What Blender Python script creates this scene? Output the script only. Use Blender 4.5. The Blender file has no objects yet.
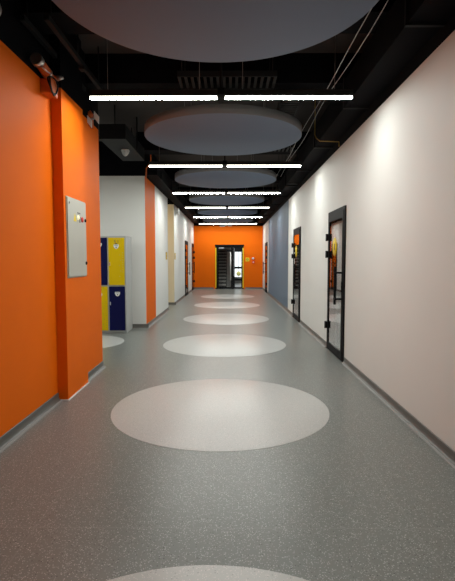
import bpy, bmesh, math, random
from mathutils import Vector, Matrix
random.seed(4)
sc = bpy.context.scene
COL = sc.collection
PI = math.pi

# ------------------------------------------------------------------ materials
def new_mat(name):
    m = bpy.data.materials.new(name); m.use_nodes = True
    nt = m.node_tree
    return m, nt, nt.nodes['Principled BSDF']

def paint(name, col, rough=0.55, var=0.05, scale=3.0, bump=0.02, bscale=220, metal=0.0, spec=0.4):
    m, nt, b = new_mat(name)
    N, L = nt.nodes, nt.links
    tc = N.new('ShaderNodeTexCoord')
    nz = N.new('ShaderNodeTexNoise'); nz.inputs['Scale'].default_value = scale; nz.inputs['Detail'].default_value = 4
    L.new(tc.outputs['Object'], nz.inputs['Vector'])
    mx = N.new('ShaderNodeMix'); mx.data_type = 'RGBA'
    mx.inputs[6].default_value = (*[c * (1 - var) for c in col], 1)
    mx.inputs[7].default_value = (*[min(1, c * (1 + var)) for c in col], 1)
    L.new(nz.outputs['Fac'], mx.inputs[0])
    L.new(mx.outputs[2], b.inputs['Base Color'])
    b.inputs['Roughness'].default_value = rough
    b.inputs['Metallic'].default_value = metal
    b.inputs['Specular IOR Level'].default_value = spec
    if bump > 0:
        n2 = N.new('ShaderNodeTexNoise'); n2.inputs['Scale'].default_value = bscale
        L.new(tc.outputs['Object'], n2.inputs['Vector'])
        bp = N.new('ShaderNodeBump'); bp.inputs['Strength'].default_value = bump; bp.inputs['Distance'].default_value = 0.002
        L.new(n2.outputs['Fac'], bp.inputs['Height']); L.new(bp.outputs['Normal'], b.inputs['Normal'])
    return m

def speckle(name, base, light, dark, rough, seams=False):
    """homogeneous vinyl flooring: plain ground with small pale and dark chips"""
    m, nt, b = new_mat(name)
    N, L = nt.nodes, nt.links
    ge = N.new('ShaderNodeNewGeometry')
    def chips(scale, thr, dens, off):
        mp = N.new('ShaderNodeMapping'); mp.inputs['Location'].default_value = off
        L.new(ge.outputs['Position'], mp.inputs['Vector'])
        v = N.new('ShaderNodeTexVoronoi'); v.inputs['Scale'].default_value = scale
        L.new(mp.outputs['Vector'], v.inputs['Vector'])
        c = N.new('ShaderNodeMath'); c.operation = 'LESS_THAN'; c.inputs[1].default_value = thr
        L.new(v.outputs['Distance'], c.inputs[0])
        sp = N.new('ShaderNodeSeparateColor'); L.new(v.outputs['Color'], sp.inputs['Color'])
        d = N.new('ShaderNodeMath'); d.operation = 'LESS_THAN'; d.inputs[1].default_value = dens
        L.new(sp.outputs['Red'], d.inputs[0])
        mu = N.new('ShaderNodeMath'); mu.operation = 'MULTIPLY'
        L.new(c.outputs[0], mu.inputs[0]); L.new(d.outputs[0], mu.inputs[1])
        return mu.outputs[0]
    nz = N.new('ShaderNodeTexNoise'); nz.inputs['Scale'].default_value = 1.3; nz.inputs['Detail'].default_value = 6
    L.new(ge.outputs['Position'], nz.inputs['Vector'])
    m0 = N.new('ShaderNodeMix'); m0.data_type = 'RGBA'
    m0.inputs[6].default_value = (*[c * 0.97 for c in base], 1)
    m0.inputs[7].default_value = (*[c * 1.03 for c in base], 1)
    L.new(nz.outputs['Fac'], m0.inputs[0])
    cur = m0.outputs[2]
    for (scale, thr, dens, off, col) in ((85, .30, .16, (0, 0, 0), light), (90, .30, .16, (3.1, 1.7, 0), dark), (140, .36, .30, (5.3, 2.2, 0), light)):
        mx = N.new('ShaderNodeMix'); mx.data_type = 'RGBA'
        L.new(chips(scale, thr, dens, off), mx.inputs[0])
        L.new(cur, mx.inputs[6]); mx.inputs[7].default_value = (*col, 1)
        cur = mx.outputs[2]
    if seams:
        sx = N.new('ShaderNodeSeparateXYZ'); L.new(ge.outputs['Position'], sx.inputs[0])
        tot = None
        for (ax, c0) in (('Y', 2.288), ('X', -1.02), ('X', 0.96)):
            s = N.new('ShaderNodeMath'); s.operation = 'SUBTRACT'; s.inputs[1].default_value = c0
            L.new(sx.outputs[ax], s.inputs[0])
            a = N.new('ShaderNodeMath'); a.operation = 'ABSOLUTE'; L.new(s.outputs[0], a.inputs[0])
            lt = N.new('ShaderNodeMath'); lt.operation = 'LESS_THAN'; lt.inputs[1].default_value = .0035
            L.new(a.outputs[0], lt.inputs[0])
            if tot is None: tot = lt.outputs[0]
            else:
                mxm = N.new('ShaderNodeMath'); mxm.operation = 'MAXIMUM'
                L.new(tot, mxm.inputs[0]); L.new(lt.outputs[0], mxm.inputs[1]); tot = mxm.outputs[0]
        mu = N.new('ShaderNodeMath'); mu.operation = 'MULTIPLY'; mu.inputs[1].default_value = .35
        L.new(tot, mu.inputs[0])
        mx = N.new('ShaderNodeMix'); mx.data_type = 'RGBA'
        L.new(mu.outputs[0], mx.inputs[0]); L.new(cur, mx.inputs[6]); mx.inputs[7].default_value = (*[c * 1.6 for c in base], 1)
        cur = mx.outputs[2]
    L.new(cur, b.inputs['Base Color'])
    rr = N.new('ShaderNodeMapRange'); rr.inputs[3].default_value = rough - .01; rr.inputs[4].default_value = rough + .02
    L.new(nz.outputs['Fac'], rr.inputs[0]); L.new(rr.outputs[0], b.inputs['Roughness'])
    b.inputs['Specular IOR Level'].default_value = .5
    return m

def emit(name, col, s):
    m, nt, b = new_mat(name)
    b.inputs['Base Color'].default_value = (.8, .8, .8, 1)
    b.inputs['Emission Color'].default_value = (*col, 1)
    b.inputs['Emission Strength'].default_value = s
    return m

def glass(name, tint=(.93, .95, .95), f0=.05):
    """thin pane: Schlick reflection over a clear body"""
    m = bpy.data.materials.new(name); m.use_nodes = True
    nt = m.node_tree; N, L = nt.nodes, nt.links
    for n in list(N): N.remove(n)
    out = N.new('ShaderNodeOutputMaterial')
    ge = N.new('ShaderNodeNewGeometry')
    dt = N.new('ShaderNodeVectorMath'); dt.operation = 'DOT_PRODUCT'
    L.new(ge.outputs['Incoming'], dt.inputs[0]); L.new(ge.outputs['Normal'], dt.inputs[1])
    ab = N.new('ShaderNodeMath'); ab.operation = 'ABSOLUTE'; L.new(dt.outputs['Value'], ab.inputs[0])
    om = N.new('ShaderNodeMath'); om.operation = 'SUBTRACT'; om.inputs[0].default_value = 1; L.new(ab.outputs[0], om.inputs[1])
    pw = N.new('ShaderNodeMath'); pw.operation = 'POWER'; pw.inputs[1].default_value = 2.1; L.new(om.outputs[0], pw.inputs[0])
    ml = N.new('ShaderNodeMath'); ml.operation = 'MULTIPLY_ADD'; ml.inputs[1].default_value = 1 - f0; ml.inputs[2].default_value = f0
    L.new(pw.outputs[0], ml.inputs[0])
    tr = N.new('ShaderNodeBsdfTransparent'); tr.inputs[0].default_value = (*tint, 1)
    gl = N.new('ShaderNodeBsdfGlossy'); gl.inputs['Roughness'].default_value = .01
    mx = N.new('ShaderNodeMixShader')
    L.new(ml.outputs[0], mx.inputs[0]); L.new(tr.outputs[0], mx.inputs[1]); L.new(gl.outputs[0], mx.inputs[2])
    L.new(mx.outputs[0], out.inputs[0])
    return m

ORANGE = paint('orange_paint', (.80, .140, .002), .6, .04, spec=.10)
WHITE = paint('white_paint', (.735, .73, .70), .6, .02)
CREAM = paint('cream_paint', (.80, .68, .48), .6, .03)
BLUE = paint('blue_grey_paint', (.135, .175, .235), .6, .03, spec=.15)
BLACK = paint('black_paint', (.0025, .0025, .004), .8, .1, bump=0, spec=.08)
SLAB = paint('dark_slab', (.055, .048, .046), .9, .12, bump=.05, bscale=60, spec=.1)
DARKROOM = paint('unlit_room_paint', (.35, .34, .33), .8, .03)
DISC = paint('grey_acoustic_panel', (.17, .21, .285), .8, .02, spec=.1)
DISC_RIM = paint('grey_panel_rim', (.13, .13, .135), .8, .02)
FLOOR = speckle('grey_speckled_vinyl', (.172, .181, .168), (.42, .43, .41), (.07, .075, .07), .31, True)
PALE = speckle('pale_speckled_vinyl', (.485, .49, .475), (.66, .62, .61), (.30, .30, .29), .30)
SKIRT = paint('grey_skirting', (.115, .11, .10), .4, .05)
SKIRT_EDGE = paint('grey_skirting_edge', (.27, .27, .26), .45, .05)
CABGREY = paint('warm_grey_enamel', (.46, .445, .39), .45, .03)
SILVER = paint('anodised_silver', (.62, .60, .58), .35, .03, metal=.9)
BLKMETAL = paint('black_powder_coat', (.006, .006, .007), .6, .1, spec=.12)
CEILMETAL = paint('dark_ceiling_metal', (.012, .012, .013), .6, .15, spec=.15)
MESHMETAL = paint('dark_tray_metal', (.028, .028, .028), .6, .15, spec=.15)
HOUSING = paint('black_light_housing', (.015, .015, .015), .4, .05)
TUBE = emit('lit_diffuser', (.96, 1, .95), 160)
TUBE_SIDE = emit('lit_diffuser_side', (1, .96, .80), 8)
GLASS = glass('clear_glass')
YELLOW = paint('yellow_sticker', (.80, .58, .01), .5, .03)
PALEYEL = paint('pale_yellow_sticker', (.85, .80, .30), .5, .03)
YLOCK = paint('yellow_locker_paint', (.70, .47, .002), .45, .03, spec=.12)
NAVY = paint('navy_locker_paint', (.002, .003, .052), .4, .05, spec=.15)
LGREY = paint('light_grey_steel', (.44, .44, .43), .45, .03)
WPLAST = paint('white_plastic', (.75, .75, .73), .4, .02)
RED = paint('red_plastic', (.65, .03, .015), .4, .05)
ORPLAST = paint('orange_fitting', (.62, .115, .012), .5, .1)
DKGREY = paint('dark_grey_print', (.10, .09, .08), .5, .05)
BROWNPLQ = paint('brass_plaque', (.50, .33, .06), .45, .1)
CABLE = paint('grey_cable', (.20, .19, .18), .6, .05, bump=0)
STEP = paint('concrete_step', (.42, .41, .39), .7, .1)
RISER = paint('dark_riser', (.04, .04, .04), .7, .1)
GREYWALL = paint('grey_lobby_paint', (.40, .38, .36), .7, .05)
DAY = emit('daylit_pane', (.95, .98, 1), 1.6)
SIGNLIT = emit('lit_sign_face', (1, 1, 1), 1.2)

# ------------------------------------------------------------------ mesh builder
class MB:
    def __init__(s): s.bm = bmesh.new(); s.mats = []
    def mi(s, m):
        if m not in s.mats: s.mats.append(m)
        return s.mats.index(m)
    def face(s, vs, m):
        f = s.bm.faces.new(vs); f.material_index = s.mi(m); return f
    def box(s, x0, x1, y0, y1, z0, z1, m):
        P = [(x, y, z) for x in (x0, x1) for y in (y0, y1) for z in (z0, z1)]
        v = [s.bm.verts.new(p) for p in P]
        for q in ((0, 1, 3, 2), (4, 6, 7, 5), (0, 4, 5, 1), (2, 3, 7, 6), (0, 2, 6, 4), (1, 5, 7, 3)):
            s.face([v[i] for i in q], m)
        return s
    def cyl(s, p0, p1, r0, m, r1=None, n=20, caps=True):
        p0, p1 = Vector(p0), Vector(p1); r1 = r0 if r1 is None else r1
        d = (p1 - p0).normalized()
        a = d.orthogonal().normalized(); b = d.cross(a)
        A, B = [], []
        for i in range(n):
            t = 2 * PI * i / n; o = a * math.cos(t) + b * math.sin(t)
            A.append(s.bm.verts.new(p0 + o * r0)); B.append(s.bm.verts.new(p1 + o * r1))
        for i in range(n):
            j = (i + 1) % n; s.face([A[i], A[j], B[j], B[i]], m).smooth = True
        if caps: s.face(A[::-1], m); s.face(B, m)
        return s
    def tube(s, pts, r, m, n=10):
        pts = [Vector(p) for p in pts]; rings = []; a = None
        for k, p in enumerate(pts):
            d = (pts[min(k + 1, len(pts) - 1)] - pts[max(k - 1, 0)]).normalized()
            a = d.orthogonal().normalized() if a is None else (a - d * a.dot(d)).normalized()
            b = d.cross(a)
            rings.append([s.bm.verts.new(p + (a * math.cos(2 * PI * i / n) + b * math.sin(2 * PI * i / n)) * r) for i in range(n)])
        for A, B in zip(rings, rings[1:]):
            for i in range(n):
                j = (i + 1) % n; s.face([A[i], A[j], B[j], B[i]], m).smooth = True
        s.face(rings[0][::-1], m); s.face(rings[-1], m)
        return s
    def lathe(s, prof, c, m, axis='Z', n=32, mats=None):
        """prof: list of (radius, height) from one pole to the other"""
        c = Vector(c); rings = []
        def P(r, h, t):
            x, y = r * math.cos(t), r * math.sin(t)
            return c + (Vector((x, y, h)) if axis == 'Z' else Vector((h, x, y)) if axis == 'X' else Vector((x, h, y)))
        for r, h in prof:
            if r < 1e-6: rings.append([s.bm.verts.new(P(0, h, 0))])
            else: rings.append([s.bm.verts.new(P(r, h, 2 * PI * i / n)) for i in range(n)])
        for k, (A, B) in enumerate(zip(rings, rings[1:])):
            mm = mats[k] if mats else m
            for i in range(n):
                j = (i + 1) % n
                q = [A[0], B[j], B[i]] if len(A) == 1 else [A[i], A[j], B[0]] if len(B) == 1 else [A[i], A[j], B[j], B[i]]
                s.face(q, mm).smooth = True
        return s
    def prism(s, poly, u, v, w, h, o, m):
        """polygon in axes u,v extruded by h along w from origin o"""
        u, v, w, o = Vector(u), Vector(v), Vector(w), Vector(o)
        A = [s.bm.verts.new(o + u * a + v * b) for a, b in poly]
        B = [s.bm.verts.new(o + u * a + v * b + w * h) for a, b in poly]
        s.face(A[::-1], m); s.face(B, m)
        for i in range(len(poly)):
            j = (i + 1) % len(poly); s.face([A[i], A[j], B[j], B[i]], m)
        return s
    def build(s, name, parent=None, bevel=0, smooth=False):
        bmesh.ops.recalc_face_normals(s.bm, faces=s.bm.faces)
        me = bpy.data.meshes.new(name); s.bm.to_mesh(me); s.bm.free()
        for m in s.mats: me.materials.append(m)
        o = bpy.data.objects.new(name, me); COL.objects.link(o)
        if parent is not None:
            o.parent = parent
            o.matrix_parent_inverse = Matrix.Translation(-parent.location)
        if bevel:
            b = o.modifiers.new('bevel', 'BEVEL'); b.width = bevel; b.segments = 2; b.limit_method = 'ANGLE'
        return o

def tag(o, label, cat, group=None):
    o['label'] = label; o['category'] = cat
    if group: o['group'] = group
    return o
def thing(name, loc, label, cat, group=None):
    o = bpy.data.objects.new(name, None); COL.objects.link(o); o.location = loc; o.empty_display_size = .1
    return tag(o, label, cat, group)
def struct(o, label=None, cat=None):
    o['kind'] = 'structure'
    if label: o['label'] = label; o['category'] = cat
    return o
def dup(root, delta, label=None, group=None):
    r = root.copy(); COL.objects.link(r); r.location = root.location + Vector(delta)
    if label: r['label'] = label
    if group: r['group'] = group
    for ch in list(root.children):
        c = ch.copy(); COL.objects.link(c); c.parent = r
        for g in list(ch.children):
            d = g.copy(); COL.objects.link(d); d.parent = c
    return r

# ------------------------------------------------------------------ plan (metres; camera at x=0,y=0)
XR, XL, YF = 1.55, -1.71, 21.6
ZR, ZL, ZA, ZS = 2.98, 3.03, 3.07, 3.75
YB = -3.6
T = .15

def wall_grid(name, axis, at, thick, us, zs, mat_of, hole=lambda u, z: False):
    """wall standing on plane axis=at, its visible face there and its body on the side given by the sign of thick"""
    mb = MB(); bm = mb.bm
    V0, V1 = {}, {}
    def v(D, i, j, off):
        if (i, j) not in D:
            p = (at + off, us[i], zs[j]) if axis == 'X' else (us[i], at + off, zs[j])
            D[i, j] = bm.verts.new(p)
        return D[i, j]
    cells = [(i, j) for i in range(len(us) - 1) for j in range(len(zs) - 1) if not hole((us[i] + us[i + 1]) / 2, (zs[j] + zs[j + 1]) / 2)]
    S = set(cells)
    for i, j in cells:
        m = mat_of((us[i] + us[i + 1]) / 2, (zs[j] + zs[j + 1]) / 2)
        c = [(i, j), (i + 1, j), (i + 1, j + 1), (i, j + 1)]
        mb.face([v(V0, a, b, 0) for a, b in c], m)
        mb.face([v(V1, a, b, thick) for a, b in c[::-1]], m)
        for (a, b), (di, dj) in (((c[0], c[1]), (0, -1)), ((c[1], c[2]), (1, 0)), ((c[2], c[3]), (0, 1)), ((c[3], c[0]), (-1, 0))):
            if (i + di, j + dj) not in S:
                mb.face([v(V0, *a, 0), v(V1, *a, thick), v(V1, *b, thick), v(V0, *b, 0)], m)
    return struct(mb.build(name))

# door openings (y0, y1)
DZ = 2.12
R_DOORS = [(6.12, 7.14), (10.0, 11.06), (18.85, 19.95)]
L_DOORS = [(17.25, 18.35), (20.35, 21.40)]

struct(MB().box(-4.6, 3.6, YB, 27.2, -.12, 0, FLOOR).build('floor'))
struct(MB().box(-4.6, 3.6, YB, 27.2, ZS, ZS + .12, SLAB).build('ceiling'))

def in_door(doors):
    return lambda u, z: z < DZ and any(a < u < b for a, b in doors)
us = sorted([YB, 12.15, 18.38, YF] + [q for d in R_DOORS for q in d])
wall_grid('wall_right', 'X', XR, T, us, [0, DZ, ZR, ZS],
          lambda u, z: BLACK if z > ZR else BLUE if 12.15 < u < 18.38 else WHITE, in_door(R_DOORS))
wall_grid('wall_left_near', 'X', XL, -T, [YB, .3, 5.85], [0, ZL, ZS], lambda u, z: BLACK if z > ZL else ORANGE if u > .3 else WHITE)
struct(MB().box(XL, -1.660, 5.08, 5.85, 0, ZL, ORANGE).build('wall_left_end'))
struct(MB().box(XL, -1.660, 5.08, 5.85, ZL, ZS, BLACK).build('wall_left_end_upper'))
wall_grid('wall_alcove_near', 'Y', 5.70, .15, [-4.45, XL - T], [0, ZL, ZS], lambda u, z: BLACK if z > ZL else WHITE)
wall_grid('wall_alcove_back', 'Y', 9.24, T, [-4.45, XL - T], [0, ZA, ZS], lambda u, z: BLACK if z > ZA else WHITE)
wm = wall_grid('wall_left_middle', 'X', XL, -T, [9.24, 10.45, 12.57], [0, ZA, ZS],
          lambda u, z: BLACK if z > ZA else ORANGE if u < 10.45 else WHITE)
def end_face(o, y, m):
    me = o.data; i = me.materials.find(m.name)
    if i < 0: me.materials.append(m); i = len(me.materials) - 1
    for p in me.polygons:
        if abs(p.center.y - y) < 1e-4 and p.center.z < ZA: p.material_index = i
end_face(wm, 9.24, WHITE); end_face(wm, 12.57, CREAM)
wall_grid('wall_recess_near', 'Y', 12.42, .15, [-3.6, XL - T], [0, ZA, ZS], lambda u, z: BLACK if z > ZA else WHITE)
wall_grid('wall_recess_back', 'Y', 13.96, T, [-3.6, XL - T], [0, ZA, ZS], lambda u, z: BLACK if z > ZA else CREAM)
us = sorted([13.96, YF] + [q for d in L_DOORS for q in d])
wf = wall_grid('wall_left_far', 'X', XL, -T, us, [0, DZ, ZA, ZS], lambda u, z: BLACK if z > ZA else WHITE, in_door(L_DOORS))
end_face(wf, 13.96, CREAM)
FX0, FX1, FZ = -.69, .645, 2.08
wall_grid('wall_far', 'Y', YF, T, [XL - T, FX0, FX1, XR + T], [0, FZ, 2.98, ZS],
          lambda u, z: BLACK if z > 2.98 else ORANGE, lambda u, z: z < FZ and FX0 < u < FX1)
struct(MB().box(XL - T, XR + T, YB - T, YB, 0, ZS, WHITE).build('wall_back'))
struct(MB().box(-4.75, -4.6, YB, 27.2, 0, ZS, DARKROOM).build('wall_left_outer'))
struct(MB().box(3.6, 3.75, YB, 27.2, 0, ZS, DARKROOM).build('wall_right_outer'))
struct(MB().box(-4.6, -4.45, 5.70, 9.24, 0, ZS, WHITE).build('wall_alcove_left'))
struct(MB().box(-3.75, -3.6, 12.42, 14.11, 0, ZS, CREAM).build('wall_recess_left'))
# pilaster on the left wall: orange below, black in the ceiling void
pb = MB(); pb.box(XL, -1.61, 4.44, 5.08, 0, ZL, ORANGE)
struct(pb.build('wall_pilaster'))
struct(MB().box(XL, -1.61, 4.44, 5.08, ZL, ZS, BLACK).build('wall_pilaster_upper'))
struct(MB().box(XL, -1.600, 4.43, 5.09, 0, .010, WPLAST).build('trim_1'))

# coved skirting
def skirting(name, p0, p1, nrm):
    p0, p1, nrm = Vector(p0), Vector(p1), Vector(nrm)
    prof = [(0, 0), (.048, 0), (.048, .003), (.030, .008), (.016, .020), (.009, .038), (.008, .078), (.004, .082), (0, .082)]
    d = p1 - p0
    mb = MB()
    mb.prism(prof, nrm, (0, 0, 1), d.normalized(), d.length, p0, SKIRT)
    for f in mb.bm.faces:
        zs = [v.co.z for v in f.verts]
        if max(zs) < .0085 and len(f.verts) == 4: f.material_index = mb.mi(SKIRT_EDGE)
    return struct(mb.build(name))
e = .001
ys = [YB] + [q for d in R_DOORS for q in d] + [YF]
for k in range(0, len(ys), 2):
    skirting('baseboard_right', (XR - e, ys[k] + (.03 if k else 0), 0), (XR - e, ys[k + 1] - .03, 0), (-1, 0, 0))
skirting('baseboard_left', (XL + e, YB, 0), (XL + e, 4.43, 0), (1, 0, 0))
skirting('baseboard_left', (-1.660 + e, 5.09, 0), (-1.660 + e, 5.85, 0), (1, 0, 0))
skirting('baseboard_left', (XL + e, 9.24, 0), (XL + e, 12.57, 0), (1, 0, 0))
ys = [13.96] + [q for d in L_DOORS for q in d] + [YF]
for k in range(0, len(ys), 2):
    if ys[k + 1] - ys[k] > .15:
        skirting('baseboard_left', (XL + e, ys[k] + (.03 if k else 0), 0), (XL + e, ys[k + 1] - .03, 0), (1, 0, 0))
skirting('baseboard_alcove', (-4.45, 9.24 - e, 0), (XL + .045, 9.24 - e, 0), (0, -1, 0))
skirting('baseboard_recess', (-3.6, 13.96 - e, 0), (XL + .045, 13.96 - e, 0), (0, -1, 0))
skirting('baseboard_far', (XL, YF - e, 0), (FX0 - .08, YF - e, 0), (0, -1, 0))
skirting('baseboard_far', (FX1 + .08, YF - e, 0), (XR, YF - e, 0), (0, -1, 0))

# ------------------------------------------------------------------ floor inlays
FC = [(.985, 'pale grey floor circle cut off by the bottom edge of the picture'),
      (4.245, 'largest fully visible pale grey circle on the corridor floor, beside the orange pilaster'),
      (7.48, 'pale grey corridor floor circle between the nearest glass door and the lockers'),
      (10.73, 'pale grey corridor floor circle level with the second glass door on the right'),
      (13.97, 'pale grey corridor floor circle, second from the far orange wall'),
      (17.2, 'narrowest pale grey corridor floor circle, nearest the far orange wall')]
for y, lab in FC:
    o = MB().lathe([(0, 0), (1.012, 0), (1.012, .0012), (1.010, .0016), (0, .0016)], (-.09, y, 0), PALE, n=96).build('floor_circle')
    tag(o, lab, 'floor inlay', 'pale circles set in the floor')
o = MB().lathe([(0, 0), (.72, 0), (.72, .0012), (.718, .0016), (0, .0016)], (-2.53, 7.62, 0), PALE, n=80).build('floor_circle')
tag(o, 'pale grey floor circle in the alcove in front of the lockers', 'floor inlay', 'pale circles set in the floor')

# ------------------------------------------------------------------ ceiling discs
def ceiling_disc(y, lab):
    t = thing('ceiling_disc', (-.09, y, 3.0), lab, 'ceiling panel', 'round grey panels hung below the ceiling')
    R = 1.025
    MB().lathe([(0, 0), (R - .004, 0), (R, .004), (R, .1), (0, .1)], (-.09, y, 3.0), DISC, n=96, mats=[DISC, DISC_RIM, DISC_RIM, DISC_RIM]).build('panel', t)
    for a in (.6, 2.3, 4.0, 5.5):
        p = (-.09 + .7 * math.cos(a), y + .7 * math.sin(a))
        MB().cyl((*p, 3.1), (*p, ZS), .003, CABLE, n=8).build('suspension_wire', t)
    return t
DC = [(2.80, 'huge dark grey ceiling disc nearest the camera, cut off by the top of the picture'),
      (6.13, 'dark grey ceiling disc with lighter rim, between the first and second rows of tube lights'),
      (9.37, 'dark grey ceiling disc between the second and third rows of tube lights'),
      (12.6, 'dark grey ceiling disc between the third and fourth rows of tube lights'),
      (15.83, 'dark grey ceiling disc between the fourth and fifth rows of tube lights'),
      (19.07, 'dark grey ceiling disc between the last two rows of tube lights')]
for y, lab in DC: ceiling_disc(y, lab)

# ------------------------------------------------------------------ tube lights
ORD = ['first', 'second', 'third', 'fourth', 'fifth', 'sixth']
def tube_light(x0, x1, y, lab, grp):
    t = thing('tube_light', ((x0 + x1) / 2, y, 3.0), lab, 'ceiling light', grp)
    MB().box(x0, x1, y - .022, y + .022, 3.022, 3.085, HOUSING).build('housing', t, .003)
    for a, b in ((x0, x0 + .006), (x1 - .006, x1)):
        MB().box(a, b, y - .020, y + .020, 3.0, 3.022, HOUSING).build('end_cap', t)
    df = MB().box(x0 + .006, x1 - .006, y - .019, y + .019, 3.0, 3.022, TUBE_SIDE)
    bot = min(df.bm.faces, key=lambda f: f.calc_center_median().z); bot.material_index = df.mi(TUBE)
    df.build('diffuser', t)
    for x in (x0 + .18, x1 - .18):
        MB().cyl((x, y, 3.085), (x, y, ZS), .0025, CABLE, n=8).build('suspension_wire', t)
    return t
rows = [-1.83, 1.40, 4.66, 7.98, 11.18, 14.30, 17.52, 20.75]
for k, y in enumerate(rows):
    for x0, x1, s in ((-1.40, -.125, 'left'), (-.055, 1.22, 'right')):
        if k == 0 or (k == 1 and s == 'left'): continue
        if k < 2: lab = 'linear tube light hung above the nearest floor circle, out of the top of the picture'
        elif k == 7: lab = f'{s} white tube light of the last, shortest-looking row by the far orange wall'
        else: lab = f'{s} glowing white tube light in the {ORD[k - 2]} row from the camera'
        tube_light(x0, x1, y, lab, 'linear tube lights in pairs under the ceiling')
    if k >= 2:
        o = MB().box(-.125, -.055, y - .022, y + .022, 3.034, 3.10, BLKMETAL).cyl((-.09, y, 3.095), (-.09, y, ZS), .012, BLKMETAL, n=10).build('light_bracket')
        tag(o, f'black ceiling bracket joining the two tube lights of the {ORD[k - 2]} row', 'bracket', 'black brackets between paired tube lights')

tube_light(-4.25, -2.95, 7.35, 'unseen tube light added behind the orange wall to brighten the locker alcove', 'linear tube lights in pairs under the ceiling')  # added fixture, hidden from the camera, to lift the alcove walls and lockers

# ------------------------------------------------------------------ glass doors in the side walls
def glass_door(n, side, y0, y1, hinge_far, lab, sticker=None):
    """side +1: right wall (corridor is towards -x); side -1: left wall"""
    X = XR if side > 0 else XL
    def bx(mb, d0, d1, a, b, z0, z1, m):           # d: distance out of the wall into the corridor
        xa, xb = X - side * d0, X - side * d1
        return mb.box(min(xa, xb), max(xa, xb), a, b, z0, z1, m)
    t = thing(f'door_{n}', (X, (y0 + y1) / 2, 0), lab, 'door'); t['kind'] = 'structure'
    fw = .045
    fr = MB()
    for a, b in ((y0, y0 + fw), (y1 - fw, y1)): bx(fr, -.10, .022, a, b, 0, DZ, BLKMETAL)
    bx(fr, -.10, .022, y0 + fw, y1 - fw, DZ - fw, DZ, BLKMETAL)
    fr.build('door_frame', t)
    a, b, st = y0 + fw + .004, y1 - fw - .004, .055
    lf = MB()
    bx(lf, -.022, .028, a, a + st, .012, DZ - fw - .005, BLKMETAL)
    bx(lf, -.022, .028, b - st, b, .012, DZ - fw - .005, BLKMETAL)
    bx(lf, -.022, .028, a + st, b - st, .012, .012 + .11, BLKMETAL)
    bx(lf, -.022, .028, a + st, b - st, DZ - fw - .105, DZ - fw - .005, BLKMETAL)
    leaf = lf.build('door_leaf', t)
    bx(MB(), .010, .018, a + st - .005, b - st + .005, .117, DZ - fw - .10, GLASS).build('glass_pane', leaf)
    hy = y1 - .03 if hinge_far else y0 + .03
    for z in (.38, 1.48, 1.74):
        h = MB(); bx(h, .022, .055, hy - .045, hy + .045, z - .05, z + .05, BLKMETAL)
        h.cyl((X - side * .05, hy, z - .055), (X - side * .05, hy, z + .055), .016, BLKMETAL, n=12)
        h.build('hinge', t)
    ky = a + .10 if hinge_far else b - .10
    kz0, kz1 = .78, 1.30
    hd = MB(); hd.box(X - side * .105 - .015, X - side * .105 + .015, ky - .015, ky + .015, kz0, kz1, BLKMETAL)
    hd.build('pull_handle', t, .002)
    my = a + st * .5 if hinge_far else b - st * .5
    for z in (.86, 1.22):
        m = MB(); m.cyl((X - side * .026, my, z), (X - side * .10, my, z), .013, BLKMETAL, n=10)
        m.cyl((X - side * .098, my, z), (X - side * .105, ky, z), .013, BLKMETAL, n=10)
        m.build('handle_mount', t)
    lk = MB(); bx(lk, .028, .036, my - .022, my + .022, .95, 1.10, BLKMETAL); lk.build('lock_plate', t, .003)
    if sticker:
        sy = sticker
        s = MB(); s.lathe([(0, 0), (.135, 0), (.135, .0015), (0, .0015)], (X - side * (.0188 if side > 0 else .0188), sy, 1.585), YELLOW, axis='X', n=40)
        s.box(X - .0212, X - .0186, sy - .018, sy + .018, 1.54, 1.63, DKGREY)
        o = s.build('sticker', leaf); o['label'] = 'round yellow sticker'
    return t
glass_door(1, 1, *R_DOORS[0], True, 'nearest black framed glass door in the white right wall, with round yellow sticker', 6.70)
glass_door(2, 1, *R_DOORS[1], True, 'black framed glass door beside the blue grey panel on the right wall', 10.58)
glass_door(3, 1, *R_DOORS[2], False, 'last glass door on the right wall, between blue grey panel and far orange wall')
glass_door(4, -1, *L_DOORS[0], False, 'first of two black framed glass doors on the left wall, with long pull handle')
glass_door(5, -1, *L_DOORS[1], True, 'glass door on the left wall right beside the far orange wall')

# ------------------------------------------------------------------ far double door and the stair lobby behind it
t = thing('door_6', (0, YF, 0), 'black framed double glass door with yellow side strips in the far orange wall', 'door'); t['kind'] = 'structure'
yf0, yf1 = YF - .03, YF + .10
fr = MB()
fr.box(FX0, FX0 + .10, yf0, yf1, 0, FZ, BLKMETAL); fr.box(FX1 - .07, FX1, yf0, yf1, 0, FZ, BLKMETAL)
fr.box(FX0 + .10, FX1 - .07, yf0, yf1, FZ - .07, FZ, BLKMETAL); fr.box(.10, .195, yf0, yf1, 0, FZ - .07, BLKMETAL)
fr.box(FX0 - .02, FX1 + .02, yf0 - .02, yf0, FZ - .05, FZ + .02, BLKMETAL)
fr.build('door_frame', t)
lf = MB(); ya, yb = YF - .01, YF + .04
x0, x1, zt = FX0 + .104, .096, FZ - .075
lf.box(x0, x0 + .055, ya, yb, .012, zt, BLKMETAL); lf.box(x1 - .05, x1, ya, yb, .012, zt, BLKMETAL)
lf.box(x0 + .055, x1 - .05, ya, yb, .012, .09, BLKMETAL); lf.box(x0 + .055, x1 - .05, ya, yb, zt - .05, zt, BLKMETAL)
leaf = lf.build('door_leaf', t)
MB().box(x0 + .05, x1 - .045, YF + .012, YF + .02, .085, zt - .045, GLASS).build('glass_pane', leaf)
MB().cyl((.03, YF - .075, .42), (.03, YF - .075, 1.74), .022, WPLAST, n=14).build('pull_handle', t)
for z in (.55, 1.6):
    MB().cyl((.03, YF - .075, z), (.07, YF - .01, z), .012, SILVER, n=10).build('handle_mount', t)
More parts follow.
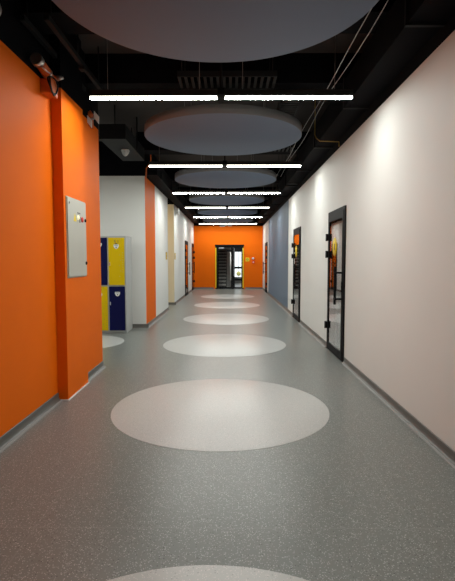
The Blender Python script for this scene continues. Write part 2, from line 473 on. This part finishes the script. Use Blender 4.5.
MB().box(-.16, .06, YF - .055, YF - .012, 1.765, 1.865, BLKMETAL).build('door_closer', t, .004)
lf = MB(); x0, x1 = .199, FX1 - .074
lf.box(x0, x0 + .03, ya, yb, .012, zt, BLKMETAL); lf.box(x1 - .035, x1, ya, yb, .012, zt, BLKMETAL)
for a, b in ((.012, .09), (.39, .49), (.965, 1.065), (1.76, zt)): lf.box(x0 + .03, x1 - .035, ya, yb, a, b, BLKMETAL)
sl = lf.build('side_leaf', t)
for a, b in ((.085, .395), (.485, .97), (1.06, 1.765)): MB().box(x0 + .025, x1 - .03, YF + .012, YF + .02, a, b, GLASS).build('glass_pane', sl)
s = MB().lathe([(0, 0), (.11, 0), (.11, -.002), (0, -.002)], (.41, YF + .011, .73), PALEYEL, axis='Y', n=36).build('sticker', sl); s['label'] = 'round yellow sticker'
MB().box(FX0 - .002, FX0 + .042, yf0 - .004, yf0, .06, FZ - .13, YELLOW).build('yellow_strip', t)
MB().box(FX1 - .045, FX1 + .002, yf0 - .004, yf0, .06, FZ - .13, YELLOW).build('yellow_strip', t)

struct(MB().box(-1.45, -1.30, YF + T, 27.05, 0, ZS, GREYWALL).build('wall_lobby_left'))
struct(MB().box(1.20, 1.35, YF + T, 27.05, 0, ZS, GREYWALL).build('wall_lobby_right'))
struct(MB().box(-1.45, 1.35, 27.05, 27.2, 0, ZS, GREYWALL).build('wall_lobby_back'))
wn = struct(MB().box(.16, .86, 26.99, 27.05, .30, 2.15, BLKMETAL).build('window_1'))
MB().box(.22, .80, 26.982, 26.99, .36, 2.09, DAY).build('pane', wn)
MB().box(.49, .52, 26.96, 26.982, .36, 2.09, LGREY).build('window_bar', wn)
stair = thing('staircase', (-.62, 22.8, 0), 'grey staircase seen through the left leaf of the far glass door', 'stairs')
for k in range(13):
    z = .165 * (k + 1); y = 22.8 + .27 * k
    MB().box(-1.28, -.20, y, y + .30, z - .075, z, STEP).build('tread', stair)
    if k < 12: MB().box(-1.28, -.20, y + .03, y + .05, max(0, z - .165), z - .075, RISER).build('riser', stair)
pr = MB().prism([(22.85, 0), (26.2, 0), (26.2, 2.05), (25.9, 1.96), (22.85, .12)], (0, 1, 0), (0, 0, 1), (1, 0, 0), .03, (-.20, 0, 0), RISER).build('stringer', stair)
struct(MB().box(-.16, .06, 23.2, 26.0, 0, ZS, GREYWALL).build('wall_lobby_pier'))
o = MB().box(-.60, -.30, 22.30, 22.34, 1.95, 2.02, SIGNLIT).build('face'); 
s = thing('lit_sign', (-.45, 22.36, 1.98), 'small lit white sign seen through the top of the far glass door', 'sign')
o.parent = s; o.matrix_parent_inverse = Matrix.Translation(-s.location)
MB().box(-.61, -.29, 22.34, 22.38, 1.94, 2.03, BLKMETAL).build('housing', s)
MB().cyl((-.45, 22.36, 2.03), (-.45, 22.36, ZS), .008, BLKMETAL, n=8).build('hanging_rod', s)
# unseen lamp added above the lobby to brighten its pier and stair
lp = thing('lobby_fill_lamp', (.2, 24.3, ZS), 'unseen round lamp added to light the stair lobby behind the far door', 'ceiling light')
MB().lathe([(0, 0), (.20, 0), (.20, -.03), (0, -.03)], (.65, 23.0, ZS), WPLAST, n=32).build('base', lp)
MB().lathe([(.18, -.03), (.17, -.07), (.10, -.09), (0, -.095)], (.65, 23.0, ZS), emit('lamp_shade_lit', (1, .95, .88), 32), n=32).build('shade', lp)

rl = thing('recess_fill_lamp', (-2.5, 13.1, 3.0), 'unseen round warm lamp added to light the cream recess', 'ceiling light')  # lamp added out of sight to give the recess its warm light
MB().cyl((-2.5, 13.1, 3.02), (-2.5, 13.1, 3.10), .16, HOUSING, n=32).build('housing', rl)
MB().lathe([(.15, 3.02 - 3.0), (.15, .005), (.12, -.01), (0, -.012)], (-2.5, 13.1, 3.0), emit('warm_diffuser', (1, .78, .48), 38), n=32).build('diffuser', rl)
MB().cyl((-2.5, 13.1, 3.10), (-2.5, 13.1, ZS), .008, BLKMETAL, n=8).build('hanging_rod', rl)

# ------------------------------------------------------------------ things on the far wall
o = MB().box(.735, .915, YF - .012, YF, 1.31, 1.49, YELLOW)
o.lathe([(.03, 0), (.05, 0), (.05, -.0135), (.03, -.0135), (.03, 0)], (.825, YF, 1.40), DKGREY, axis='Y', n=24)
tag(o.build('wall_plaque'), 'small square yellow plaque on the orange wall beside the double door', 'sign')
al = thing('alarm_sounder', (1.09, YF, 1.45), 'white dome alarm on a red base on the far orange wall', 'alarm')
MB().cyl((1.09, YF, 1.45), (1.09, YF - .03, 1.45), .075, RED, n=24).build('base', al)
MB().lathe([(.055, -.03), (.055, -.06), (.03, -.08), (0, -.082)], (1.09, YF, 1.45), WPLAST, axis='Y', n=24).build('dome', al)
cp = thing('call_point', (1.105, YF, 1.28), 'red fire call point box under the white alarm dome', 'alarm')
MB().box(1.045, 1.165, YF - .05, YF + .004, 1.215, 1.335, RED).build('body', cp, .006)
MB().cyl((1.105, YF - .05, 1.275), (1.105, YF - .056, 1.275), .026, WPLAST, n=20).build('button', cp)

# twin-headed emergency light near the far wall
em = thing('emergency_light', (-.2, 20.3, 2.9), 'small white twin-headed emergency light hanging just in front of the far wall', 'light')
MB().box(-.24, -.06, 20.27, 20.33, 2.90, 2.96, WPLAST).build('body', em, .005)
MB().cyl((-.15, 20.3, 2.96), (-.15, 20.3, ZS), .008, BLKMETAL, n=8).build('hanging_rod', em)
for x0, x1, z in ((-.45, -.22, 2.845), (-.08, .08, 2.865)):
    MB().box(x0, x1, 20.24, 20.30, z, z + .05, WPLAST).build('lamp_head', em, .006)

# ------------------------------------------------------------------ yellow plaques either side of the recess
def plaque(y, lab):
    t = thing('wall_plaque', (XL, y, 1.5), lab, 'sign', 'brass coloured plaques beside the recess opening')
    MB().box(XL, XL + .012, y - .11, y + .11, 1.40, 1.60, BROWNPLQ).build('plate', t, .002)
    m = MB(); m.box(XL + .012, XL + .014, y - .07, y + .07, 1.53, 1.565, YELLOW); m.box(XL + .012, XL + .014, y - .07, y + .07, 1.43, 1.455, YELLOW)
    m.build('marking', t)
plaque(12.25, 'small brass coloured plaque on the white wall just before the cream recess')
plaque(14.15, 'small brass coloured plaque on the white wall just after the cream recess')

# ------------------------------------------------------------------ electrical cabinet on the pilaster
PX = -1.61
cb = thing('electrical_cabinet', (PX, 4.79, 1.22), 'pale grey flush electrical cabinet on the orange pilaster', 'cabinet')
MB().box(PX, PX + .006, 4.495, 5.078, 1.215, 2.025, CABGREY).build('frame', cb)
dr = MB().box(PX + .006, PX + .016, 4.505, 5.068, 1.225, 2.015, CABGREY).build('door', cb, .003)
def dotp(name, y, z, r, m, par, h=.012):
    return MB().lathe([(0, 0), (r, 0), (r, h * .7), (r * .8, h), (0, h)], (PX + .016, y, z), m, axis='X', n=20).build(name, par)
MB().prism([(-.045, -.038), (.045, -.038), (0, .045)], (0, 1, 0), (0, 0, 1), (1, 0, 0), .0015, (PX + .016, 4.71, 1.83), YELLOW).build('warning_triangle', dr)
PYEL = emit('lit_yellow_lamp', (1, .85, .25), .5)
dotp('indicator_lamp', 4.80, 1.838, .024, PYEL, dr)['label'] = 'pale yellow indicator lamp'
MB().box(PX + .016, PX + .02, 4.846, 4.872, 1.79, 1.85, DKGREY).build('switch', dr)
dotp('indicator_lamp', 4.93, 1.826, .028, RED, dr)['label'] = 'red indicator lamp'
dotp('key_lock', 5.035, 1.825, .018, BLKMETAL, dr); dotp('key_lock', 5.04, 1.36, .018, BLKMETAL, dr)
dotp('corner_screw', 4.55, 1.965, .012, DKGREY, dr, .004)
MB().box(PX + .016, PX + .0165, 4.78, 4.88, 1.878, 1.893, DKGREY).build('caption_strip', dr)

# ------------------------------------------------------------------ lockers
LX1, LW, LY0, LY1 = -1.955, .305, 8.55, 9.05
lk = thing('locker_bank', (-2.27, 8.8, 0), 'grey locker bank with yellow and navy doors against the white alcove wall', 'lockers')
g = .022
NC = 2
bx0 = LX1 - g - NC * (LW + g)
bd = MB()
bd.box(bx0, bx0 + g, LY0, LY1, 0.03, 1.84, LGREY)
bd.box(LX1 - g, LX1, LY0, LY1, 0.03, 1.84, LGREY)
xs = []
for c in range(NC):
    xa = bx0 + g + c * (LW + g); xs.append(xa)
    if c: bd.box(xa - g, xa, LY0, LY1, .03, 1.84, LGREY)
    bd.box(xa, xa + LW, LY0, LY1, 1.81, 1.84, LGREY); bd.box(xa, xa + LW, LY0, LY1, .03, .055, LGREY)
    bd.box(xa, xa + LW, LY0, LY1, .895, .917, LGREY); bd.box(xa, xa + LW, LY1 - .01, LY1, .055, 1.81, LGREY)
bd.build('carcass', lk)
MB().box(bx0 + .01, LX1 - .01, LY0 + .03, LY1 - .01, 0, .03, LGREY).build('plinth', lk)
def digit(mb, d, x, z, w, h, y, m):
    segs = {'5': 'afgcd', '1': 'bc', '2': 'abged', '4': 'fgbc', '6': 'afgedc'}[d]; q = w * .22
    R = {'a': (0, w, h - q, h), 'g': (0, w, h / 2 - q / 2, h / 2 + q / 2), 'd': (0, w, 0, q), 'f': (0, q, h / 2, h), 'b': (w - q, w, h / 2, h), 'e': (0, q, 0, h / 2), 'c': (w - q, w, 0, h / 2)}
    for s in segs:
        a, b, c, e_ = R[s]; mb.box(x + a, x + b, y - .0006, y, z + c, z + e_, m)
for c in range(NC):
    for top in (0, 1):
        yellow = (c == NC - 1) == bool(top)
        pm = YLOCK if yellow else NAVY
        xa = xs[c] + .004; xb = xs[c] + LW - .004
        z0, z1 = (.920, 1.806) if top else (.058, .892)
        yd = LY0 - .012
        d = MB().box(xa, xb, yd, LY0 + .004, z0, z1, pm).build('door', lk, .002); d['label'] = 'yellow locker door' if yellow else 'navy blue locker door'
        # badge: shield with dark crest and pale lower half
        xm = (xa + xb) / 2 + (0 if yellow else .01); zb = z1 - (.155 if yellow else .13)
        b = MB()
        b.prism([(-.045, .03), (.045, .03), (.05, 0), (.03, -.04), (0, -.055), (-.03, -.04), (-.05, 0)], (1, 0, 0), (0, 0, 1), (0, -1, 0), .004, (xm, yd, zb), WPLAST)
        b.prism([(-.034, .022), (.034, .022), (.034, .002), (-.034, .002)], (1, 0, 0), (0, 0, 1), (0, -1, 0), .0015, (xm, yd - .004, zb), LGREY)
        b.prism([(-.018, -.014), (.018, -.014), (0, -.043)], (1, 0, 0), (0, 0, 1), (0, -1, 0), .0015, (xm, yd - .004, zb), DKGREY)
        b.prism([(-.03, .034), (.03, .034), (0, .055)], (1, 0, 0), (0, 0, 1), (0, -1, 0), .004, (xm, yd, zb), NAVY)
        b.build('badge', d)
        if yellow:
            n = MB(); digit(n, '5', xm - .04, z1 - .10, .032, .055, yd - .0004, DKGREY); digit(n, '1' if top else '2', xm + .006, z1 - .10, .032, .055, yd - .0004, DKGREY)
            n.build('number', d)
        zl = (z1 - .49) if top else (z1 - .32)
        h = MB(); h.box(xa + .012, xa + .03, yd - .006, yd, zl - .03, zl + .03, SILVER); h.cyl((xa + .021, yd - .004, zl), (xa + .021, yd - .016, zl), .009, RED if top else SILVER, n=12)
        h.build('latch', d)
        # small vent holes punched in the door
        v = MB()
        vm = LGREY if top else DKGREY
        if yellow:
            for k in range(9 if top else 12):
                v.cyl((xb - .03, yd, z1 - .28 - k * .045), (xb - .03, yd - .001, z1 - .28 - k * .045), .005, vm, n=8)
            for k in range(4): v.cyl((xm - .04 + k * .04, yd, z1 - .025), (xm - .04 + k * .04, yd - .001, z1 - .025), .005, vm, n=8)
            for k in range(5):
                v.cyl((xb - .09 + .02 * (k % 2), yd, z1 - .32 - k * .1), (xb - .09 + .02 * (k % 2), yd - .001, z1 - .32 - k * .1), .005, vm, n=8)
        else:
            for k in range(4): v.cyl((xm - .04 + k * .04, yd, z1 - .03), (xm - .04 + k * .04, yd - .001, z1 - .03), .004, BLKMETAL, n=8)
        v.build('vent_holes', d)

# ------------------------------------------------------------------ fittings high on the left wall
# pipe fitting with cable loop above the pilaster's near corner
pf = thing('pipe_fitting', (-1.64, 4.2, 2.95), 'orange painted pipe elbow with silver couplings and black cable loop, high above the pilaster corner', 'pipe fitting')
MB().box(XL - .004, -1.612, 4.20, 4.37, 2.90, 3.03, ORPLAST).build('wall_box', pf, .012)
MB().tube([(-1.65, 4.32, 3.0), (-1.65, 4.29, 3.05), (-1.65, 4.22, 3.075), (-1.65, 4.12, 3.09), (-1.65, 4.03, 3.10)], .044, ORPLAST, n=18).build('pipe_elbow', pf)
MB().cyl((-1.65, 4.04, 3.098), (-1.65, 3.98, 3.105), .052, SILVER, n=18).build('coupling', pf)
MB().cyl((-1.65, 4.22, 3.075), (-1.65, 4.20, 3.078), .050, SILVER, n=18).build('coupling', pf)
MB().cyl((-1.60, 4.33, 3.075), (-1.545, 4.33, 3.08), .026, SILVER, r1=.012, n=16).build('nozzle', pf)
MB().cyl((-1.645, 4.30, 3.075), (-1.60, 4.33, 3.075), .022, ORPLAST, n=16).build('nozzle_arm', pf)
pts = []
for k in range(25):
    a = 2 * PI * k / 24
    pts.append((-1.600 + .012 * math.sin(a * 2), 4.22 + .105 * math.sin(a), 2.965 + .075 * math.cos(a)))
MB().tube(pts, .008, BLKMETAL, n=8).build('cable_loop', pf)
MB().tube([(-1.60, 4.15, 3.02), (-1.59, 4.13, 2.95), (-1.60, 4.20, 2.90), (-1.605, 4.28, 2.91)], .008, BLKMETAL, n=8).build('cable_loop', pf)
MB().tube([(-1.615, 4.02, 3.05), (-1.605, 4.10, 3.045), (-1.61, 4.18, 3.06)], .007, SILVER, n=8).build('clamp', pf)

# two-headed white emergency light on the end of the orange wall
el = thing('emergency_light', (-1.65, 5.5, 2.95), 'white two-headed emergency light with orange bracket at the top end of the orange wall', 'light')
MB().box(XL, -1.630, 5.44, 5.56, 2.96, 3.13, ORPLAST).build('bracket', el, .01)
MB().cyl((-1.66, 5.46, 3.09), (-1.62, 5.46, 3.12), .032, ORPLAST, n=16).build('bracket_arm', el)
MB().tube([(-1.69, 5.5, 3.12), (-1.68, 5.48, 3.2), (-1.66, 5.47, 3.26), (-1.63, 5.48, 3.2), (-1.635, 5.48, 3.12)], .008, BLKMETAL, n=8).build('cable', el)
for (x0, z0), (x1, z1) in (((-1.690, 3.03), (-1.613, 2.93)), ((-1.585, 3.05), (-1.53, 2.975))):
    m = MB()
    m.prism([(x0, z0), (x1, z1), (x1 + .004, z1 + .085), (x0 + .004, z0 + .075)], (1, 0, 0), (0, 0, 1), (0, 1, 0), .03, (0, 5.40, 0), WPLAST)
    m.build('lamp_head', el, .004)
MB().tube([(-1.65, 5.43, 3.03), (-1.60, 5.43, 3.04), (-1.58, 5.43, 3.05)], .012, LGREY, n=10).build('cross_arm', el)

# white camera box on the left wall after the recess
wc = thing('wall_camera', (XL, 14.2, 2.8), 'small white camera box high on the left wall just past the recess', 'camera')
MB().box(XL, XL + .03, 14.17, 14.29, 2.76, 2.94, WPLAST).build('mount', wc)
MB().box(XL + .03, XL + .13, 14.13, 14.31, 2.79, 2.98, WPLAST).build('body', wc, .01)
MB().cyl((XL + .08, 14.13, 2.83), (XL + .08, 14.12, 2.83), .012, BLKMETAL, n=16).build('lens', wc)

# ------------------------------------------------------------------ ceiling services
def slab_hangers(mb, pts, z, r=.008):
    for x, y in pts: mb.cyl((x, y, z), (x, y, ZS), r, CEILMETAL, n=8)
# black cross beams under the slab
for y in (4.05, 5.55, 8.75, 12.0, 15.2, 18.4):
    struct(MB().box(XL, XR, y - .18, y + .18, 3.42, ZS, BLACK).build('ceiling_beam'))
# air duct along the right wall
d = thing('air_duct', (1.42, 9, 3.1), 'long black air duct running along the top of the right wall', 'duct')
MB().box(1.28, XR - .002, YB + .05, YF - .02, 3.10, 3.40, BLACK).build('duct_body', d)
for k in range(13):
    y = -2 + k * 1.8
    m = MB(); m.box(1.262, 1.28, y, y + .03, 3.085, 3.41, CEILMETAL); m.box(1.262, XR - .003, y, y + .03, 3.08, 3.10, CEILMETAL); m.build('flange', d)
# duct in the alcove and along the left wall behind it
d = thing('air_duct', (-1.76, 7.7, 3.2), 'dark grey air duct crossing the top of the locker alcove', 'duct')
MB().box(-1.96, -1.565, 6.94, 8.47, 3.20, 3.42, CEILMETAL).build('duct_body', d)
for y in (7.1, 8.3): MB().cyl((-1.76, y, 3.42), (-1.76, y, ZS), .01, CEILMETAL, n=8).build('hanging_rod', d)
d = thing('air_duct', (-1.4, 15, 3.1), 'black air duct along the top of the left wall beyond the alcove', 'duct')
MB().box(XL + .002, -1.47, 9.30, YF - .02, 3.10, 3.40, BLACK).build('duct_body', d)
for y in (9.5, 13, 16.5, 20): MB().cyl((-1.6, y, 3.40), (-1.6, y, ZS), .01, CEILMETAL, n=8).build('hanging_rod', d)
for k in range(7):
    y = 9.8 + k * 1.8; MB().box(-1.47, -1.455, y, y + .03, 3.09, 3.41, CEILMETAL).build('flange', d)
# dome detector under the alcove duct
dm = thing('dome_camera', (-1.725, 7.62, 3.2), 'small pale dome camera hanging under the alcove duct', 'camera')
MB().cyl((-1.725, 7.62, 3.204), (-1.725, 7.62, 3.175), .065, WPLAST, n=24).build('base', dm)
MB().lathe([(.062, 0), (.058, -.02), (.040, -.055), (.018, -.075), (0, -.08)], (-1.725, 7.62, 3.175), LGREY, n=24).build('dome', dm)
# conduits by the alcove
o = MB().tube([(-1.545, 7.7, ZS), (-1.545, 7.7, 3.30), (-1.548, 7.7, 3.24), (-1.553, 7.7, 3.22)], .012, CEILMETAL).build('conduit')
tag(o, 'thin dark conduit dropping from the ceiling to the alcove duct', 'conduit')
o = MB().tube([(-1.56, 9.10, ZS), (-1.56, 9.10, 3.34), (-1.60, 9.13, 3.28), (-1.66, 9.16, 3.2), (-1.68, 9.2, 2.9)], .012, ORPLAST).build('conduit')
tag(o, 'thin orange painted conduit at the top corner of the orange strip', 'conduit')
# strut channels on the left
for x, lab in ((-1.655, 'steel channel running close along the top of the left orange wall'), (-1.46, 'steel channel running along the ceiling left of the nearest disc')):
    m = MB(); m.box(x - .02, x + .02, 3.75, 5.3, 3.30, 3.304, CEILMETAL)
    m.box(x - .02, x - .016, 3.75, 5.3, 3.304, 3.345, CEILMETAL); m.box(x + .016, x + .02, 3.75, 5.3, 3.304, 3.345, CEILMETAL)
    t = thing('strut_channel', (x, 4, 3.3), lab, 'channel', 'steel channels under the ceiling')
    m.build('rail', t)
    for y in (3.85, 4.5, 5.2): MB().cyl((x, y, 3.304), (x, y, ZS), .006, CEILMETAL, n=8).build('threaded_rod', t)
    MB().box(x - .03, x + .03, 4.6, 4.68, 3.27, 3.30, MESHMETAL).build('clamp', t)
# flexible silver duct end at the left edge
fd = MB(); prof = []
for k in range(15): prof.append((.075 if k % 2 else .066, .024 * k))
fd.lathe([(0, 0)] + prof + [(0, .336)], (-1.632, 2.90, 3.105), SILVER, axis='Y', n=24)
t = thing('flexible_duct', (-1.632, 3.1, 3.105), 'ribbed silver flexible duct above the left wall at the picture edge', 'duct')
fd.build('hose', t)
MB().cyl((-1.632, 3.1, 3.175), (-1.632, 3.1, ZS), .006, CEILMETAL, n=8).build('hanging_rod', t)
# cable trays across the corridor
def tray(y0, y1, x0, x1, z, lab, along_x=True):
    t = thing('cable_tray', ((x0 + x1) / 2, (y0 + y1) / 2, z), lab, 'cable tray', 'dark cable trays under the ceiling')
    m = MB()
    if along_x:
        for y in (y0, y1 - .02): m.box(x0, x1, y, y + .02, z, z + .06, CEILMETAL)
        n = int((x1 - x0) / .07)
        for k in range(n + 1):
            x = x0 + (x1 - x0 - .03) * k / n; m.box(x, x + .03, y0 + .02, y1 - .02, z + .005, z + .02, MESHMETAL)
    else:
        for x in (x0, x1 - .02): m.box(x, x + .02, y0, y1, z, z + .06, CEILMETAL)
        n = int((y1 - y0) / .07)
        for k in range(n + 1):
            y = y0 + (y1 - y0 - .03) * k / n; m.box(x0 + .02, x1 - .02, y, y + .03, z + .005, z + .02, MESHMETAL)
    m.build('tray', t)
    for x in (x0 + .05, x1 - .05):
        for y in (y0 + .01, y1 - .01): MB().cyl((x, y, z + .06), (x, y, ZS), .005, CEILMETAL, n=8).build('threaded_rod', t)
tray(4.95, 5.32, -.56, .50, 3.33, 'dark ribbed cable tray crossing the corridor just beyond the nearest disc')
tray(5.75, 7.85, .62, .88, 3.33, 'dark ribbed cable tray running along the corridor right of the second disc', False)
tray(8.0, 8.35, -.8, 1.1, 3.33, 'dark cable tray crossing the corridor above the second row of tube lights')
tray(11.3, 11.7, -1.0, 1.1, 3.33, 'dark cable tray crossing the corridor above the third row of tube lights')
# two thin cables strung along the right side
for dx, lab in ((1.09, 'thin grey cable sagging along the ceiling, nearer the right wall'), (1.02, 'thin grey cable sagging along the ceiling, farther from the right wall')):
    pts = [(dx + .012 * math.sin(y * 2.1 + dx * 40), y, 3.20 + .012 * math.cos(y * 1.7 + dx * 9)) for y in [2.0 + .35 * k for k in range(24)]]
    t = thing('cable', (dx, 5, 3.2), lab, 'cable', 'thin cables strung along the ceiling')
    MB().tube(pts, .0032, LGREY, n=8).build('wire', t)
    for y in (2.35, 5.5, 9.7): 
        MB().cyl((dx, y, 3.20), (dx, y, ZS), .003, BLKMETAL, n=6).build('hook', t)
# small conduits down to the right wall
for y in (6.55, 10.0):
    o = MB().tube([(1.24, y + .25, ZS), (1.24, y + .25, 3.22), (1.25, y + .2, 3.16), (1.27, y + .02, 3.07), (1.40, y, 3.06), (1.535, y, 3.055), (1.537, y, 2.99)], .007, BROWNPLQ if y < 7 else CEILMETAL, n=8).build('conduit')
    tag(o, 'thin kinked conduit under the black duct ' + ('above the nearest glass door' if y < 7 else 'above the second glass door'), 'conduit')

# ------------------------------------------------------------------ world, camera, view
w = bpy.data.worlds.new('World'); sc.world = w; w.use_nodes = True
w.node_tree.nodes['Background'].inputs[0].default_value = (0, 0, 0, 1)
w.node_tree.nodes['Background'].inputs[1].default_value = 0
cam = bpy.data.cameras.new('camera'); co = bpy.data.objects.new('camera', cam); COL.objects.link(co)
cam.sensor_fit = 'HORIZONTAL'; cam.sensor_width = 36; cam.lens = 36
cam.clip_start = .05; cam.clip_end = 100
co.location = (0, 0, 1.4)
co.rotation_euler = (math.radians(90 - 3.8976), 0, math.radians(.3148))
sc.camera = co
sc.view_settings.view_transform = 'Standard'; sc.view_settings.look = 'None'
sc.view_settings.exposure = 0.1; sc.view_settings.gamma = 1; sc.view_settings.use_curve_mapping = False
sc.cycles.use_denoising = True
sc.cycles.max_bounces = 10; sc.cycles.diffuse_bounces = 6; sc.cycles.glossy_bounces = 5; sc.cycles.transparent_max_bounces = 12
sc.cycles.sample_clamp_indirect = 8
sc.cycles.use_light_tree = True
